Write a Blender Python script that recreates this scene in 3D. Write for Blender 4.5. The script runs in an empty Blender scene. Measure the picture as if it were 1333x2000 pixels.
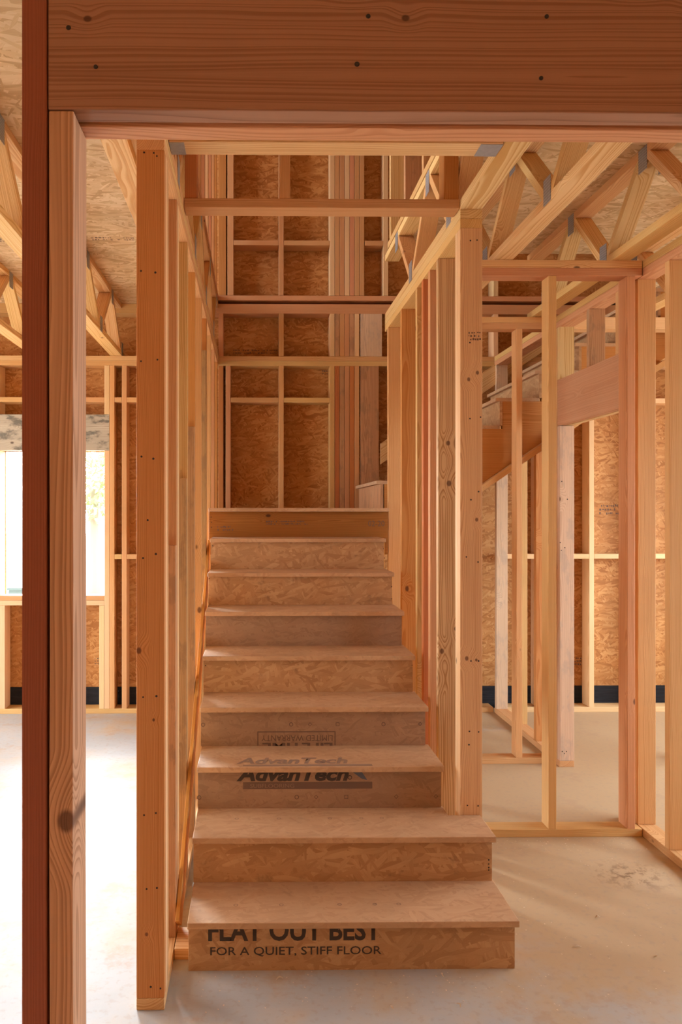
import bpy, bmesh, math, random
from mathutils import Vector, Matrix
random.seed(7)
S = bpy.context.scene
COL = S.collection
# ------------------------------------------------------------ camera, world, exposure
F = 1473.0; YAW = math.radians(0.7); H = 1.56
cam_d = bpy.data.cameras.new('camera'); cam = bpy.data.objects.new('camera', cam_d); COL.objects.link(cam)
cam.location = (0, 0, H); cam.rotation_euler = (math.pi/2, 0, -YAW)
cam_d.sensor_fit = 'VERTICAL'; cam_d.sensor_height = 36; cam_d.sensor_width = 24; cam_d.lens = F/2000*36
cam_d.shift_x = (666.5-516)/2000; cam_d.clip_start = 0.05
S.camera = cam
S.view_settings.view_transform = 'Standard'; S.view_settings.look = 'None'
S.view_settings.gamma = 1; S.view_settings.use_curve_mapping = False
S.view_settings.exposure = -0.50
try:
    S.cycles.max_bounces = 10; S.cycles.diffuse_bounces = 6; S.cycles.sample_clamp_indirect = 8
except Exception: pass
world = bpy.data.worlds.new('sky'); S.world = world; world.use_nodes = True
bgn = world.node_tree.nodes['Background']
bgn.inputs[0].default_value = (0.80, 0.905, 1.0, 1)
wt = world.node_tree                                   # hazy sky, brighter around the veiled sun behind the house on the left
wtc = wt.nodes.new('ShaderNodeTexCoord'); wdp = wt.nodes.new('ShaderNodeVectorMath'); wdp.operation = 'DOT_PRODUCT'
wt.links.new(wtc.outputs['Generated'], wdp.inputs[0]); wdp.inputs[1].default_value = Vector((-0.42, 0.86, 0.28)).normalized()
wmr = wt.nodes.new('ShaderNodeMapRange'); wmr.interpolation_type = 'SMOOTHSTEP'; wt.links.new(wdp.outputs['Value'], wmr.inputs[0])
for wi, wv_ in ((1, 0.80), (2, 0.99), (3, 24.0), (4, 190.0)): wmr.inputs[wi].default_value = wv_
wt.links.new(wmr.outputs[0], bgn.inputs[1])

def window_light(name, loc, rot, sx, sy, power=None, col=(0.86, 0.93, 1.0)):
    l = bpy.data.lights.new(name, 'AREA'); l.shape = 'RECTANGLE'; l.size = sx; l.size_y = sy
    o = bpy.data.objects.new(name, l); COL.objects.link(o); o.location = loc; o.rotation_euler = rot
    if power is None: l.cycles.is_portal = True
    else: l.energy = power; l.color = col
    return o
P2 = math.pi/2
# daylight enters only through the openings of the house: portals sit in each of them
window_light('portal_left', (-4.62, 3.9, 1.25), (0, -P2, 0), 2.5, 3.4)
window_light('portal_right', (4.62, 3.5, 1.6), (0, P2, 0), 1.6, 4.0)
window_light('portal_back', (-1.57, 6.02, 1.475), (-P2, 0, 0), 0.80, 1.12)
window_light('portal_upper', (-4.62, 3.9, 4.5), (0, -P2, 0), 2.0, 3.4)

# ------------------------------------------------------------ materials
def newmat(name):
    m = bpy.data.materials.new(name); m.use_nodes = True
    nt = m.node_tree; b = nt.nodes['Principled BSDF']
    return m, nt, b
def N(nt, t, **kw):
    n = nt.nodes.new(t)
    for k, v in kw.items(): setattr(n, k, v)
    return n
def M(nt, op, a, b=None, c=None):
    n = nt.nodes.new('ShaderNodeMath'); n.operation = op
    for i, v in enumerate((a, b, c)):
        if v is None: continue
        if isinstance(v, (int, float)): n.inputs[i].default_value = v
        else: nt.links.new(v, n.inputs[i])
    return n.outputs[0]
def mixc(nt, f, a, b, mode='MIX'):
    n = nt.nodes.new('ShaderNodeMix'); n.data_type = 'RGBA'; n.blend_type = mode
    for s, v in ((n.inputs[0], f), (n.inputs[6], a), (n.inputs[7], b)):
        if isinstance(v, (int, float)): s.default_value = v
        elif isinstance(v, tuple): s.default_value = (v[0], v[1], v[2], 1)
        else: nt.links.new(v, s)
    return n.outputs[2]
def smooth(nt, v, lo, hi, a=0.0, b=1.0):
    n = nt.nodes.new('ShaderNodeMapRange'); n.interpolation_type = 'SMOOTHSTEP'
    nt.links.new(v, n.inputs[0])
    for i, x in enumerate((lo, hi, a, b)): n.inputs[i+1].default_value = x
    return n.outputs[0]
def sep(nt, v):
    n = nt.nodes.new('ShaderNodeSeparateXYZ'); nt.links.new(v, n.inputs[0]); return n.outputs
def comb(nt, x, y, z):
    n = nt.nodes.new('ShaderNodeCombineXYZ')
    for i, v in enumerate((x, y, z)):
        if isinstance(v, (int, float)): n.inputs[i].default_value = v
        else: nt.links.new(v, n.inputs[i])
    return n.outputs[0]
def noise(nt, v, scale, detail=2, rough=0.5):
    n = nt.nodes.new('ShaderNodeTexNoise'); n.inputs['Scale'].default_value = scale
    n.inputs['Detail'].default_value = detail; n.inputs['Roughness'].default_value = rough
    nt.links.new(v, n.inputs['Vector']); return n.outputs[0]

def wood(name, light, dark, ring=230.0, knots=(), pith=(0.03, 0.09), contrast=0.75, vary=0.16, blotch=None, knot_rate=0.80):
    """long axis of the board is local Z; knots: (x, z, radius) on the face"""
    m, nt, b = newmat(name)
    tc = N(nt, 'ShaderNodeTexCoord'); oi = N(nt, 'ShaderNodeObjectInfo'); R = oi.outputs['Random']
    x, y, z = sep(nt, tc.outputs['Object'])
    zr = M(nt, 'ADD', z, M(nt, 'MULTIPLY', R, 37.0))
    xr = M(nt, 'ADD', x, M(nt, 'MULTIPLY', R, 0.11)); yr = M(nt, 'ADD', y, M(nt, 'MULTIPLY', R, 0.07))
    slow = noise(nt, comb(nt, M(nt, 'MULTIPLY', xr, 5), M(nt, 'MULTIPLY', yr, 5), M(nt, 'MULTIPLY', zr, 0.9)), 1.6, 2)
    # random knots
    vo = N(nt, 'ShaderNodeTexVoronoi'); vo.inputs['Scale'].default_value = 7.5
    nt.links.new(comb(nt, xr, yr, M(nt, 'MULTIPLY', zr, 0.62)), vo.inputs['Vector'])
    pick = M(nt, 'GREATER_THAN', sep(nt, vo.outputs['Color'])[0], knot_rate)
    kd = vo.outputs['Distance']
    kcore = M(nt, 'MULTIPLY', smooth(nt, kd, 0.05, 0.10, 1, 0), pick)
    kwave = M(nt, 'MULTIPLY', smooth(nt, kd, 0.0, 0.42, 1, 0), pick)
    off = M(nt, 'MULTIPLY', kwave, 0.022)
    dark_k = kcore
    for (kx, kz, kr) in knots:
        dx = M(nt, 'SUBTRACT', x, kx); dz = M(nt, 'MULTIPLY', M(nt, 'SUBTRACT', z, kz), 0.8)
        d = M(nt, 'SQRT', M(nt, 'ADD', M(nt, 'MULTIPLY', dx, dx), M(nt, 'MULTIPLY', dz, dz)))
        off = M(nt, 'ADD', off, smooth(nt, d, 0.0, kr*5.5, kr*1.9, 0))
        dark_k = M(nt, 'MAXIMUM', dark_k, smooth(nt, d, kr*0.55, kr*1.05, 0.95, 0))
    px = M(nt, 'ADD', x, M(nt, 'ADD', M(nt, 'MULTIPLY', R, 0.05), pith[0]))
    py = M(nt, 'ADD', y, M(nt, 'ADD', M(nt, 'MULTIPLY', R, -0.06), pith[1]))
    rad = M(nt, 'SQRT', M(nt, 'ADD', M(nt, 'MULTIPLY', px, px), M(nt, 'MULTIPLY', py, py)))
    rad = M(nt, 'ADD', rad, M(nt, 'MULTIPLY', slow, 0.035))
    rad = M(nt, 'ADD', rad, off)
    fine = noise(nt, comb(nt, M(nt, 'MULTIPLY', xr, 420), M(nt, 'MULTIPLY', yr, 420), M(nt, 'MULTIPLY', zr, 9)), 1.0, 2)
    fz = noise(nt, comb(nt, M(nt, 'MULTIPLY', rad, 90), 0.0, R), 1.0, 2)
    fr = M(nt, 'FRACT', M(nt, 'ADD', M(nt, 'MULTIPLY', rad, ring), M(nt, 'MULTIPLY', fz, 3.0)))
    late = M(nt, 'MULTIPLY', smooth(nt, fr, 0.25, 0.85), smooth(nt, fr, 0.90, 1.0, 1, 0))
    f = M(nt, 'ADD', M(nt, 'MULTIPLY', late, contrast), M(nt, 'MULTIPLY', M(nt, 'SUBTRACT', fine, 0.5), 0.45))
    f = M(nt, 'ADD', f, M(nt, 'MULTIPLY', M(nt, 'SUBTRACT', slow, 0.5), 0.9))
    c = mixc(nt, f, light, dark)
    # object to object variation: hue towards red or yellow, value
    r2 = M(nt, 'FRACT', M(nt, 'MULTIPLY', R, 17.3))
    hs = N(nt, 'ShaderNodeHueSaturation')
    nt.links.new(c, hs.inputs['Color'])
    nt.links.new(M(nt, 'ADD', 0.5015, M(nt, 'MULTIPLY', M(nt, 'SUBTRACT', r2, 0.5), 0.020)), hs.inputs['Hue'])
    nt.links.new(M(nt, 'ADD', 1.0-vary/2, M(nt, 'MULTIPLY', R, vary)), hs.inputs['Value'])
    hs.inputs['Saturation'].default_value = 1.08
    c = hs.outputs[0]
    if blotch:
        bn = noise(nt, comb(nt, M(nt, 'MULTIPLY', xr, 14), M(nt, 'MULTIPLY', yr, 14), M(nt, 'MULTIPLY', zr, 6)), 1.0, 5, 0.65)
        c = mixc(nt, smooth(nt, bn, 0.48, 0.62, 0, blotch[3]), c, blotch[:3])
    c = mixc(nt, M(nt, 'MULTIPLY', dark_k, 0.85), c, (dark[0]*0.22, dark[1]*0.15, dark[2]*0.12))
    # end grain a little darker
    geo = N(nt, 'ShaderNodeTexCoord')
    nz = M(nt, 'ABSOLUTE', sep(nt, geo.outputs['Normal'])[2])
    nt.links.new(c, b.inputs['Base Color'])
    b.inputs['Roughness'].default_value = 0.62
    b.inputs['Specular IOR Level'].default_value = 0.25
    bp = N(nt, 'ShaderNodeBump'); bp.inputs['Strength'].default_value = 0.25; bp.inputs['Distance'].default_value = 0.002
    nt.links.new(M(nt, 'SUBTRACT', M(nt, 'MULTIPLY', fine, 0.5), M(nt, 'MULTIPLY', late, 0.6)), bp.inputs['Height'])
    nt.links.new(bp.outputs[0], b.inputs['Normal'])
    return m

def osb(name, base, lightc, darkc, strand=1.0, smooth_mix=0.0, dirt=0.0):
    """oriented strand board in metric UV space"""
    m, nt, b = newmat(name)
    uvn = N(nt, 'ShaderNodeUVMap'); uv = uvn.outputs[0]
    oi = N(nt, 'ShaderNodeObjectInfo')
    jit = comb(nt, M(nt, 'MULTIPLY', oi.outputs['Random'], 31.0), M(nt, 'MULTIPLY', oi.outputs['Random'], 17.0), 0.0)
    va = N(nt, 'ShaderNodeVectorMath', operation='ADD'); nt.links.new(uv, va.inputs[0]); nt.links.new(jit, va.inputs[1])
    p = va.outputs[0]
    wn = N(nt, 'ShaderNodeTexNoise'); wn.inputs['Scale'].default_value = 9*strand; wn.inputs['Detail'].default_value = 1
    nt.links.new(p, wn.inputs['Vector'])
    wv = N(nt, 'ShaderNodeVectorMath', operation='MULTIPLY_ADD')
    nt.links.new(wn.outputs['Color'], wv.inputs[0]); wv.inputs[1].default_value = (0.02, 0.02, 0); nt.links.new(p, wv.inputs[2])
    pri = None; t = None
    # layers of long strands at different angles; per pixel the strand with the highest draw lies on top
    for k, ang in enumerate((0.12, -0.75, 0.95, -0.25, 1.45)):
        mp = N(nt, 'ShaderNodeMapping'); nt.links.new(wv.outputs[0], mp.inputs['Vector'])
        mp.inputs['Rotation'].default_value = (0, 0, ang); mp.inputs['Location'].default_value = (k*3.7, k*1.9, 0)
        q = sep(nt, mp.outputs[0])
        v = N(nt, 'ShaderNodeTexVoronoi'); v.inputs['Scale'].default_value = 1.0; v.voronoi_dimensions = '2D'
        nt.links.new(comb(nt, M(nt, 'MULTIPLY', q[0], 13*strand), M(nt, 'MULTIPLY', q[1], (62, 75, 90, 70, 85)[k]*strand), 0.0), v.inputs['Vector'])
        vc = sep(nt, v.outputs['Color'])
        st = noise(nt, comb(nt, M(nt, 'MULTIPLY', q[0], 18*strand), M(nt, 'MULTIPLY', q[1], 420*strand), M(nt, 'MULTIPLY', vc[1], 9)), 1.0, 2)
        val = M(nt, 'ADD', M(nt, 'MULTIPLY', vc[1], 0.62), M(nt, 'MULTIPLY', st, 0.40))
        pr = M(nt, 'MULTIPLY', vc[0], (1.0, 0.85, 0.85, 1.0, 0.75)[k])
        if pri is None: pri, t = pr, val
        else:
            g = M(nt, 'GREATER_THAN', pr, pri)
            t = M(nt, 'ADD', t, M(nt, 'MULTIPLY', g, M(nt, 'SUBTRACT', val, t)))
            pri = M(nt, 'MAXIMUM', pri, pr)
    c = mixc(nt, smooth(nt, t, 0.22, 0.48), darkc, base)
    c = mixc(nt, smooth(nt, t, 0.50, 0.85), c, lightc)
    if smooth_mix: c = mixc(nt, smooth_mix, c, base)
    big = noise(nt, p, 2.3, 4, 0.6)
    c = mixc(nt, smooth(nt, big, 0.35, 0.7, 0.0, 0.45), c, tuple(v*0.72 for v in base))
    if dirt:
        dn = noise(nt, p, 9, 5, 0.7)
        c = mixc(nt, smooth(nt, dn, 0.58, 0.72, 0, dirt), c, (0.10, 0.07, 0.05))
    nt.links.new(c, b.inputs['Base Color'])
    b.inputs['Roughness'].default_value = 0.6; b.inputs['Specular IOR Level'].default_value = 0.25
    bp = N(nt, 'ShaderNodeBump'); bp.inputs['Strength'].default_value = 0.3; bp.inputs['Distance'].default_value = 0.002
    nt.links.new(t, bp.inputs['Height']); nt.links.new(bp.outputs[0], b.inputs['Normal'])
    return m

def plain(name, c, rough=0.6, metal=0.0):
    m, nt, b = newmat(name)
    b.inputs['Base Color'].default_value = (*c, 1); b.inputs['Roughness'].default_value = rough; b.inputs['Metallic'].default_value = metal
    return m

TAN = wood('fir_tan', (0.68, 0.41, 0.20), (0.50, 0.255, 0.10))
PINK = wood('fir_pink', (0.62, 0.33, 0.175), (0.47, 0.21, 0.10))
RED = wood('fir_red', (0.55, 0.23, 0.10), (0.40, 0.14, 0.05))
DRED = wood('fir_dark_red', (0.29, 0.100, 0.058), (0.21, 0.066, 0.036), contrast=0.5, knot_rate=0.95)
PALE = wood('fir_pale', (0.80, 0.54, 0.32), (0.64, 0.38, 0.19))
YEL = wood('pine_yellow', (0.74, 0.49, 0.26), (0.56, 0.30, 0.12), ring=150, contrast=0.9)
ORANGE = wood('fir_orange', (0.64, 0.32, 0.13), (0.50, 0.20, 0.07))
GRAIN = wood('fir_bold_grain', (0.68, 0.44, 0.25), (0.42, 0.22, 0.10), ring=115, contrast=1.0, pith=(0.01, 0.02),
             knots=[(0.0, 1.83, 0.011), (0.004, 1.65, 0.013), (-0.028, 0.9, 0.012), (0.035, 1.0, 0.010)])
GREY = wood('weathered_fir', (0.50, 0.42, 0.33), (0.32, 0.25, 0.19), blotch=(0.05, 0.05, 0.045, 0.7))
STAIN = wood('stained_fir', (0.54, 0.31, 0.165), (0.38, 0.20, 0.095), blotch=(0.26, 0.145, 0.075, 0.5))
BLUED = wood('fir_blue_stain', (0.68, 0.47, 0.32), (0.56, 0.36, 0.24), blotch=(0.34, 0.27, 0.22, 0.35))
OSBW = osb('sheathing_board', (0.50, 0.225, 0.068), (0.62, 0.33, 0.12), (0.36, 0.14, 0.036))
OSBC = osb('subfloor_underside', (0.66, 0.46, 0.25), (0.78, 0.60, 0.38), (0.48, 0.30, 0.14), strand=0.7)
OSBS = osb('stair_board', (0.49, 0.275, 0.13), (0.58, 0.355, 0.18), (0.41, 0.215, 0.095), strand=0.8, dirt=0.35)
OSBT = osb('tread_board', (0.55, 0.33, 0.18), (0.61, 0.385, 0.22), (0.44, 0.245, 0.125), strand=1.0, smooth_mix=0.45, dirt=0.25)
OSBD = osb('smooth_stair_board', (0.37, 0.22, 0.13), (0.43, 0.27, 0.16), (0.28, 0.16, 0.09), strand=1.2, smooth_mix=0.4, dirt=0.2)
NAIL = plain('nail_hole', (0.03, 0.018, 0.012), 0.8)
INK = plain('stamp_ink', (0.055, 0.035, 0.025), 0.8)
INKB = plain('worn_ink', (0.15, 0.085, 0.055), 0.8)
INKF = plain('faded_ink', (0.27, 0.165, 0.105), 0.8)
INKBL = plain('blue_ink', (0.10, 0.11, 0.14), 0.8)
MEMB = None

def metal_mat():
    m, nt, b = newmat('galvanised_steel')
    tc = N(nt, 'ShaderNodeTexCoord')
    x, y, z = sep(nt, tc.outputs['Object'])
    def comb1(v, s): return smooth(nt, M(nt, 'ABSOLUTE', M(nt, 'SINE', M(nt, 'MULTIPLY', v, s))), 0.55, 0.8)
    d = M(nt, 'MULTIPLY', comb1(y, 330.0), comb1(z, 260.0))
    nz = noise(nt, tc.outputs['Object'], 60, 2)
    c = mixc(nt, nz, (0.30, 0.30, 0.31), (0.44, 0.44, 0.45))
    c = mixc(nt, M(nt, 'MULTIPLY', d, 0.6), c, (0.10, 0.09, 0.09))
    nt.links.new(c, b.inputs['Base Color']); b.inputs['Metallic'].default_value = 0.55; b.inputs['Roughness'].default_value = 0.5
    return m
STEEL = metal_mat()
def concrete():
    m, nt, b = newmat('concrete_slab')
    tc = N(nt, 'ShaderNodeTexCoord'); p = tc.outputs['Object']; x, y, z = sep(nt, p)
    n1 = noise(nt, p, 0.9, 5, 0.6); n2 = noise(nt, p, 6, 6, 0.65); n3 = noise(nt, p, 40, 3)
    c = mixc(nt, n2, (0.35, 0.34, 0.325), (0.47, 0.465, 0.45))
    # sawdust film, thicker on the right of the stair
    film = M(nt, 'ADD', M(nt, 'MULTIPLY', n1, 1.1), M(nt, 'ADD', M(nt, 'MULTIPLY', smooth(nt, x, -0.2, 0.9, 0, 1), M(nt, 'MULTIPLY', smooth(nt, y, 2.2, 3.0), 0.30)), M(nt, 'MULTIPLY', n2, 0.5)))
    c = mixc(nt, smooth(nt, film, 0.66, 1.02, 0.0, 0.92), c, (0.47, 0.315, 0.165))
    c = mixc(nt, smooth(nt, n3, 0.52, 0.70, 0, 0.35), c, (0.36, 0.27, 0.19))
    n4 = noise(nt, p, 3.1, 7, 0.72)
    c = mixc(nt, smooth(nt, n4, 0.55, 0.66, 0, 0.6), c, (0.42, 0.28, 0.17))
    # muddy smear by the corner of the partitions
    dx = M(nt, 'SUBTRACT', x, 1.62); dy = M(nt, 'MULTIPLY', M(nt, 'SUBTRACT', y, 3.22), 1.3)
    d = M(nt, 'SQRT', M(nt, 'ADD', M(nt, 'MULTIPLY', dx, dx), M(nt, 'MULTIPLY', dy, dy)))
    sm = M(nt, 'MULTIPLY', smooth(nt, d, 0.02, 0.24, 1, 0), smooth(nt, noise(nt, p, 22, 5, 0.7), 0.48, 0.6))
    c = mixc(nt, M(nt, 'MULTIPLY', sm, 0.75), c, (0.20, 0.11, 0.05))
    nt.links.new(c, b.inputs['Base Color'])
    b.inputs['Roughness'].default_value = 0.62; b.inputs['Specular IOR Level'].default_value = 0.3
    bp = N(nt, 'ShaderNodeBump'); bp.inputs['Strength'].default_value = 0.12; bp.inputs['Distance'].default_value = 0.003
    nt.links.new(n2, bp.inputs['Height']); nt.links.new(bp.outputs[0], b.inputs['Normal'])
    return m
CONC = concrete()
def membrane():
    m, nt, b = newmat('black_membrane')
    tc = N(nt, 'ShaderNodeTexCoord'); x, y, z = sep(nt, tc.outputs['Object'])
    n = noise(nt, comb(nt, M(nt, 'MULTIPLY', x, 5), 0.0, M(nt, 'MULTIPLY', z, 60)), 1.0, 3)
    nt.links.new(mixc(nt, n, (0.010, 0.010, 0.012), (0.035, 0.035, 0.04)), b.inputs['Base Color'])
    b.inputs['Roughness'].default_value = 0.8; b.inputs['Specular IOR Level'].default_value = 0.1
    bp = N(nt, 'ShaderNodeBump'); bp.inputs['Strength'].default_value = 0.8; bp.inputs['Distance'].default_value = 0.01
    nt.links.new(n, bp.inputs['Height']); nt.links.new(bp.outputs[0], b.inputs['Normal'])
    return m
MEMB = membrane()

# ------------------------------------------------------------ mesh helpers
def tag(o, label=None, cat=None, group=None, kind=None):
    if label: o['label'] = label
    if cat: o['category'] = cat
    if group: o['group'] = group
    if kind: o['kind'] = kind
    return o
def box_uv(me):
    uvl = me.uv_layers.new(name='UVMap')
    for p in me.polygons:
        n = p.normal; a = max(range(3), key=lambda i: abs(n[i]))
        ia, ib = ((1, 2), (0, 2), (0, 1))[a]
        for li in p.loop_indices:
            co = me.vertices[me.loops[li].vertex_index].co
            uvl.data[li].uv = (co[ia], co[ib])
def link(name, me, mat, parent=None, mw=None):
    o = bpy.data.objects.new(name, me); COL.objects.link(o)
    if mat and not me.materials: me.materials.append(mat)
    if parent is not None:
        o.parent = parent
        pm = parent['_mw'] if False else PM.get(parent.name, Matrix())
        o.matrix_local = pm.inverted() @ (mw or Matrix())
    elif mw is not None: o.matrix_basis = mw
    PM[o.name] = mw or Matrix()
    return o
PM = {}
def empty(name, loc, label=None, cat=None, group=None, kind=None):
    o = bpy.data.objects.new(name, None); COL.objects.link(o); o.location = loc; o.empty_display_size = 0.1
    PM[o.name] = Matrix.Translation(loc)
    return tag(o, label, cat, group, kind)
def frame(o, z, x):
    z = Vector(z).normalized(); x = Vector(x); x = (x - z*x.dot(z)).normalized(); y = z.cross(x)
    m = Matrix((x, y, z)).transposed().to_4x4(); m.translation = Vector(o); return m
def mesh_bm(bm, name, bevel=0.0):
    bmesh.ops.recalc_face_normals(bm, faces=bm.faces)
    if bevel: bmesh.ops.bevel(bm, geom=[e for e in bm.edges if e.calc_face_angle(0) > 0.4], offset=bevel, segments=2, profile=0.6, affect='EDGES', clamp_overlap=True)
    me = bpy.data.meshes.new(name); bm.to_mesh(me); bm.free(); box_uv(me); return me
AX = {'X': ((1, 0, 0), (0, 0, -1)), 'Y': ((0, 1, 0), (1, 0, 0)), 'Z': ((0, 0, 1), (1, 0, 0))}
def board(name, lo, hi, axis, mat, parent=None, label=None, cat=None, group=None, bevel=0.0025, wob=0.0):
    """a sawn board filling the box lo..hi, grain along axis; origin at its lower end"""
    lo = Vector(lo); hi = Vector(hi); c = (lo+hi)/2; zd, xd = AX[axis]
    c2 = c.copy(); i = 'XYZ'.index(axis); c2[i] = lo[i]
    mw = frame(c2, zd, xd); inv = mw.inverted()
    bm = bmesh.new()
    vs = [bm.verts.new(inv @ Vector((X, Y, Z))) for X in (lo.x, hi.x) for Y in (lo.y, hi.y) for Z in (lo.z, hi.z)]
    for f in ((0, 1, 3, 2), (4, 6, 7, 5), (0, 4, 5, 1), (2, 3, 7, 6), (0, 2, 6, 4), (1, 5, 7, 3)):
        bm.faces.new([vs[k] for k in f])
    if wob:
        L = hi[i]-lo[i]; n = max(3, int(L/0.12))
        es = [e for e in bm.edges if abs(abs((e.verts[0].co-e.verts[1].co).normalized().z)-1) < 1e-3]
        bmesh.ops.subdivide_edges(bm, edges=es, cuts=n, use_grid_fill=True)
        ph = random.uniform(0, 6)
        for v in bm.verts:
            t = v.co.z/L
            if 0.01 < t < 0.99:
                s = math.sin(math.pi*t)
                v.co.x -= math.copysign(wob*s*abs(math.sin(9*t+ph+(1.7 if v.co.x > 0 else 0))), v.co.x)*0.8
    me = mesh_bm(bm, name, bevel)
    o = link(name, me, mat, parent, mw)
    return tag(o, label, cat, group)
def prism(name, pts, ext, mat, zdir=(0, 0, 1), xdir=(1, 0, 0), parent=None, label=None, cat=None, group=None, bevel=0.0015):
    """polygon of world points extruded by ext"""
    pts = [Vector(p) for p in pts]; ext = Vector(ext)
    mw = frame(sum(pts, Vector())/len(pts)+ext/2, zdir, xdir); inv = mw.inverted()
    bm = bmesh.new(); a = [bm.verts.new(inv @ p) for p in pts]; b = [bm.verts.new(inv @ (p+ext)) for p in pts]
    bm.faces.new(a); bm.faces.new(b[::-1]); n = len(a)
    for k in range(n): bm.faces.new((a[k], b[k], b[(k+1) % n], a[(k+1) % n]))
    me = mesh_bm(bm, name, bevel)
    return tag(link(name, me, mat, parent, mw), label, cat, group)
def boxes(name, bxs, mat, parent=None, label=None, cat=None, kind=None, origin=(0, 0, 0)):
    bm = bmesh.new(); o0 = Vector(origin)
    for lo, hi in bxs:
        vs = [bm.verts.new(Vector((X, Y, Z))-o0) for X in (lo[0], hi[0]) for Y in (lo[1], hi[1]) for Z in (lo[2], hi[2])]
        for f in ((0, 1, 3, 2), (4, 6, 7, 5), (0, 4, 5, 1), (2, 3, 7, 6), (0, 2, 6, 4), (1, 5, 7, 3)):
            bm.faces.new([vs[k] for k in f])
    me = mesh_bm(bm, name)
    return tag(link(name, me, mat, parent, Matrix.Translation(o0)), label, cat, None, kind)

def pxX(px, Y): return (px-498)*Y/1473.0
def pyZ(py, Y): return H-(py-1000)*Y/1473.0
def nails(parent, Y, pts, r=0.0036):
    """nail heads and holes on a face that looks at the camera side, from marks seen on it"""
    for px, py in pts:
        bm = bmesh.new(); bmesh.ops.create_cone(bm, cap_ends=True, segments=10, radius1=r*random.uniform(.8, 1.15), radius2=r*.7, depth=0.002)
        me = bpy.data.meshes.new('nail'); bm.to_mesh(me); bm.free()
        w = Matrix.Translation((pxX(px, Y), Y-0.0006, pyZ(py, Y))) @ Matrix.Rotation(P2, 4, 'X')
        link('nail', me, NAIL, parent, w)
def flat_text(name, s, x0, x1, z0, z1, Y, mat, parent, up=False, plane='XZ', bold=0.0, tz=0.0, shear=0.0):
    """lettering laid on a board, fitted to a rectangle (plane XZ at depth Y, or XY at height tz with z0..z1 meaning Y)"""
    cu = bpy.data.curves.new(name, 'FONT'); cu.body = s; cu.offset = bold; cu.resolution_u = 3; cu.shear = shear
    t = bpy.data.objects.new(name, cu); COL.objects.link(t)
    dg = bpy.context.evaluated_depsgraph_get(); me = bpy.data.meshes.new_from_object(t.evaluated_get(dg))
    bpy.data.objects.remove(t); bpy.data.curves.remove(cu)
    xs = [v.co.x for v in me.vertices]; ys = [v.co.y for v in me.vertices]
    ax, bx, ay, by = min(xs), max(xs), min(ys), max(ys)
    for v in me.vertices:
        u = (v.co.x-ax)/(bx-ax); w = (v.co.y-ay)/(by-ay)
        if up: u, w = 1-u, 1-w
        X = x0+(x1-x0)*u; W = z0+(z1-z0)*w
        v.co = (X, Y-0.0008, W) if plane == 'XZ' else (X, W, tz+0.0008)
    me.materials.clear()
    o = link(name, me, mat, parent, Matrix()); return o
def ring_mark(parent, kind, x, w, Y, mat, r=0.009, plane='XZ', tz=0.0):
    n = {'o': 20, 'd': 4, 's': 4}[kind]; a0 = {'o': 0, 'd': 0, 's': math.pi/4}[kind]
    if kind == 's': r *= 1.25
    bm = bmesh.new(); A = []; B = []
    for k in range(n):
        a = a0+2*math.pi*k/n
        for rr, lst in ((r, A), (r*0.68, B)):
            u = x+rr*math.cos(a); v = w+rr*math.sin(a)*(1 if plane == 'XZ' else 1)
            lst.append(bm.verts.new((u, Y-0.0008, v) if plane == 'XZ' else (u, v, tz+0.0008)))
    for k in range(n): bm.faces.new((A[k], A[(k+1) % n], B[(k+1) % n], B[k]))
    me = bpy.data.meshes.new('printed_mark'); bm.to_mesh(me); bm.free()
    return link('printed_mark', me, mat, parent, Matrix())
def smudge_lines(parent, x0, x1, z0, z1, Y, rows, mat, seed):
    """an illegible small grade stamp: rows of short ink dashes"""
    rnd = random.Random(seed); bm = bmesh.new(); hz = (z1-z0)/(rows*1.6)
    for r_ in range(rows):
        z = z1-(r_+0.5)*(z1-z0)/rows; x = x0
        while x < x1:
            w = rnd.uniform(0.25, 0.9)*hz
            if rnd.random() < 0.8:
                zz = z+rnd.uniform(-.15, .15)*hz; hh = hz*rnd.uniform(.25, .5)
                vs = [bm.verts.new(p) for p in ((x, Y-.0008, zz-hh), (x+w, Y-.0008, zz-hh), (x+w, Y-.0008, zz+hh), (x, Y-.0008, zz+hh))]
                bm.faces.new(vs)
            x += w+hz*rnd.uniform(.12, .5)
    me = bpy.data.meshes.new('grade_stamp'); bm.to_mesh(me); bm.free()
    return link('grade_stamp', me, mat, parent, Matrix())

T = 0.038; W4 = 0.089; TOP = 2.77; DECK = 3.176; UP = 3.20
YB = 5.85; YO = 5.99
# ------------------------------------------------------------ the setting
boxes('floor', [((-4.75, -2.75, -0.15), (4.75, 6.01, 0))], CONC, kind='structure')
GRND = plain('outdoor_dirt', (0.42, 0.38, 0.32), 0.9)
boxes('ground', [((-40, -40, -0.35), (40, 60, -0.16))], GRND, kind='structure')
boxes('ceiling', [((-4.6, -2.6, DECK), (-0.33, YO, UP)), ((-0.33, -2.6, DECK), (0.86, 3.0, UP)),
                  ((0.86, -2.6, DECK), (2.85, 4.70, UP)), ((2.85, -2.6, DECK), (4.6, YO, UP))], OSBC, kind='structure')
boxes('ceiling_upper', [((-4.75, -2.75, 5.66), (4.75, 6.3, 5.70))], OSBC, kind='structure')
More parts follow.
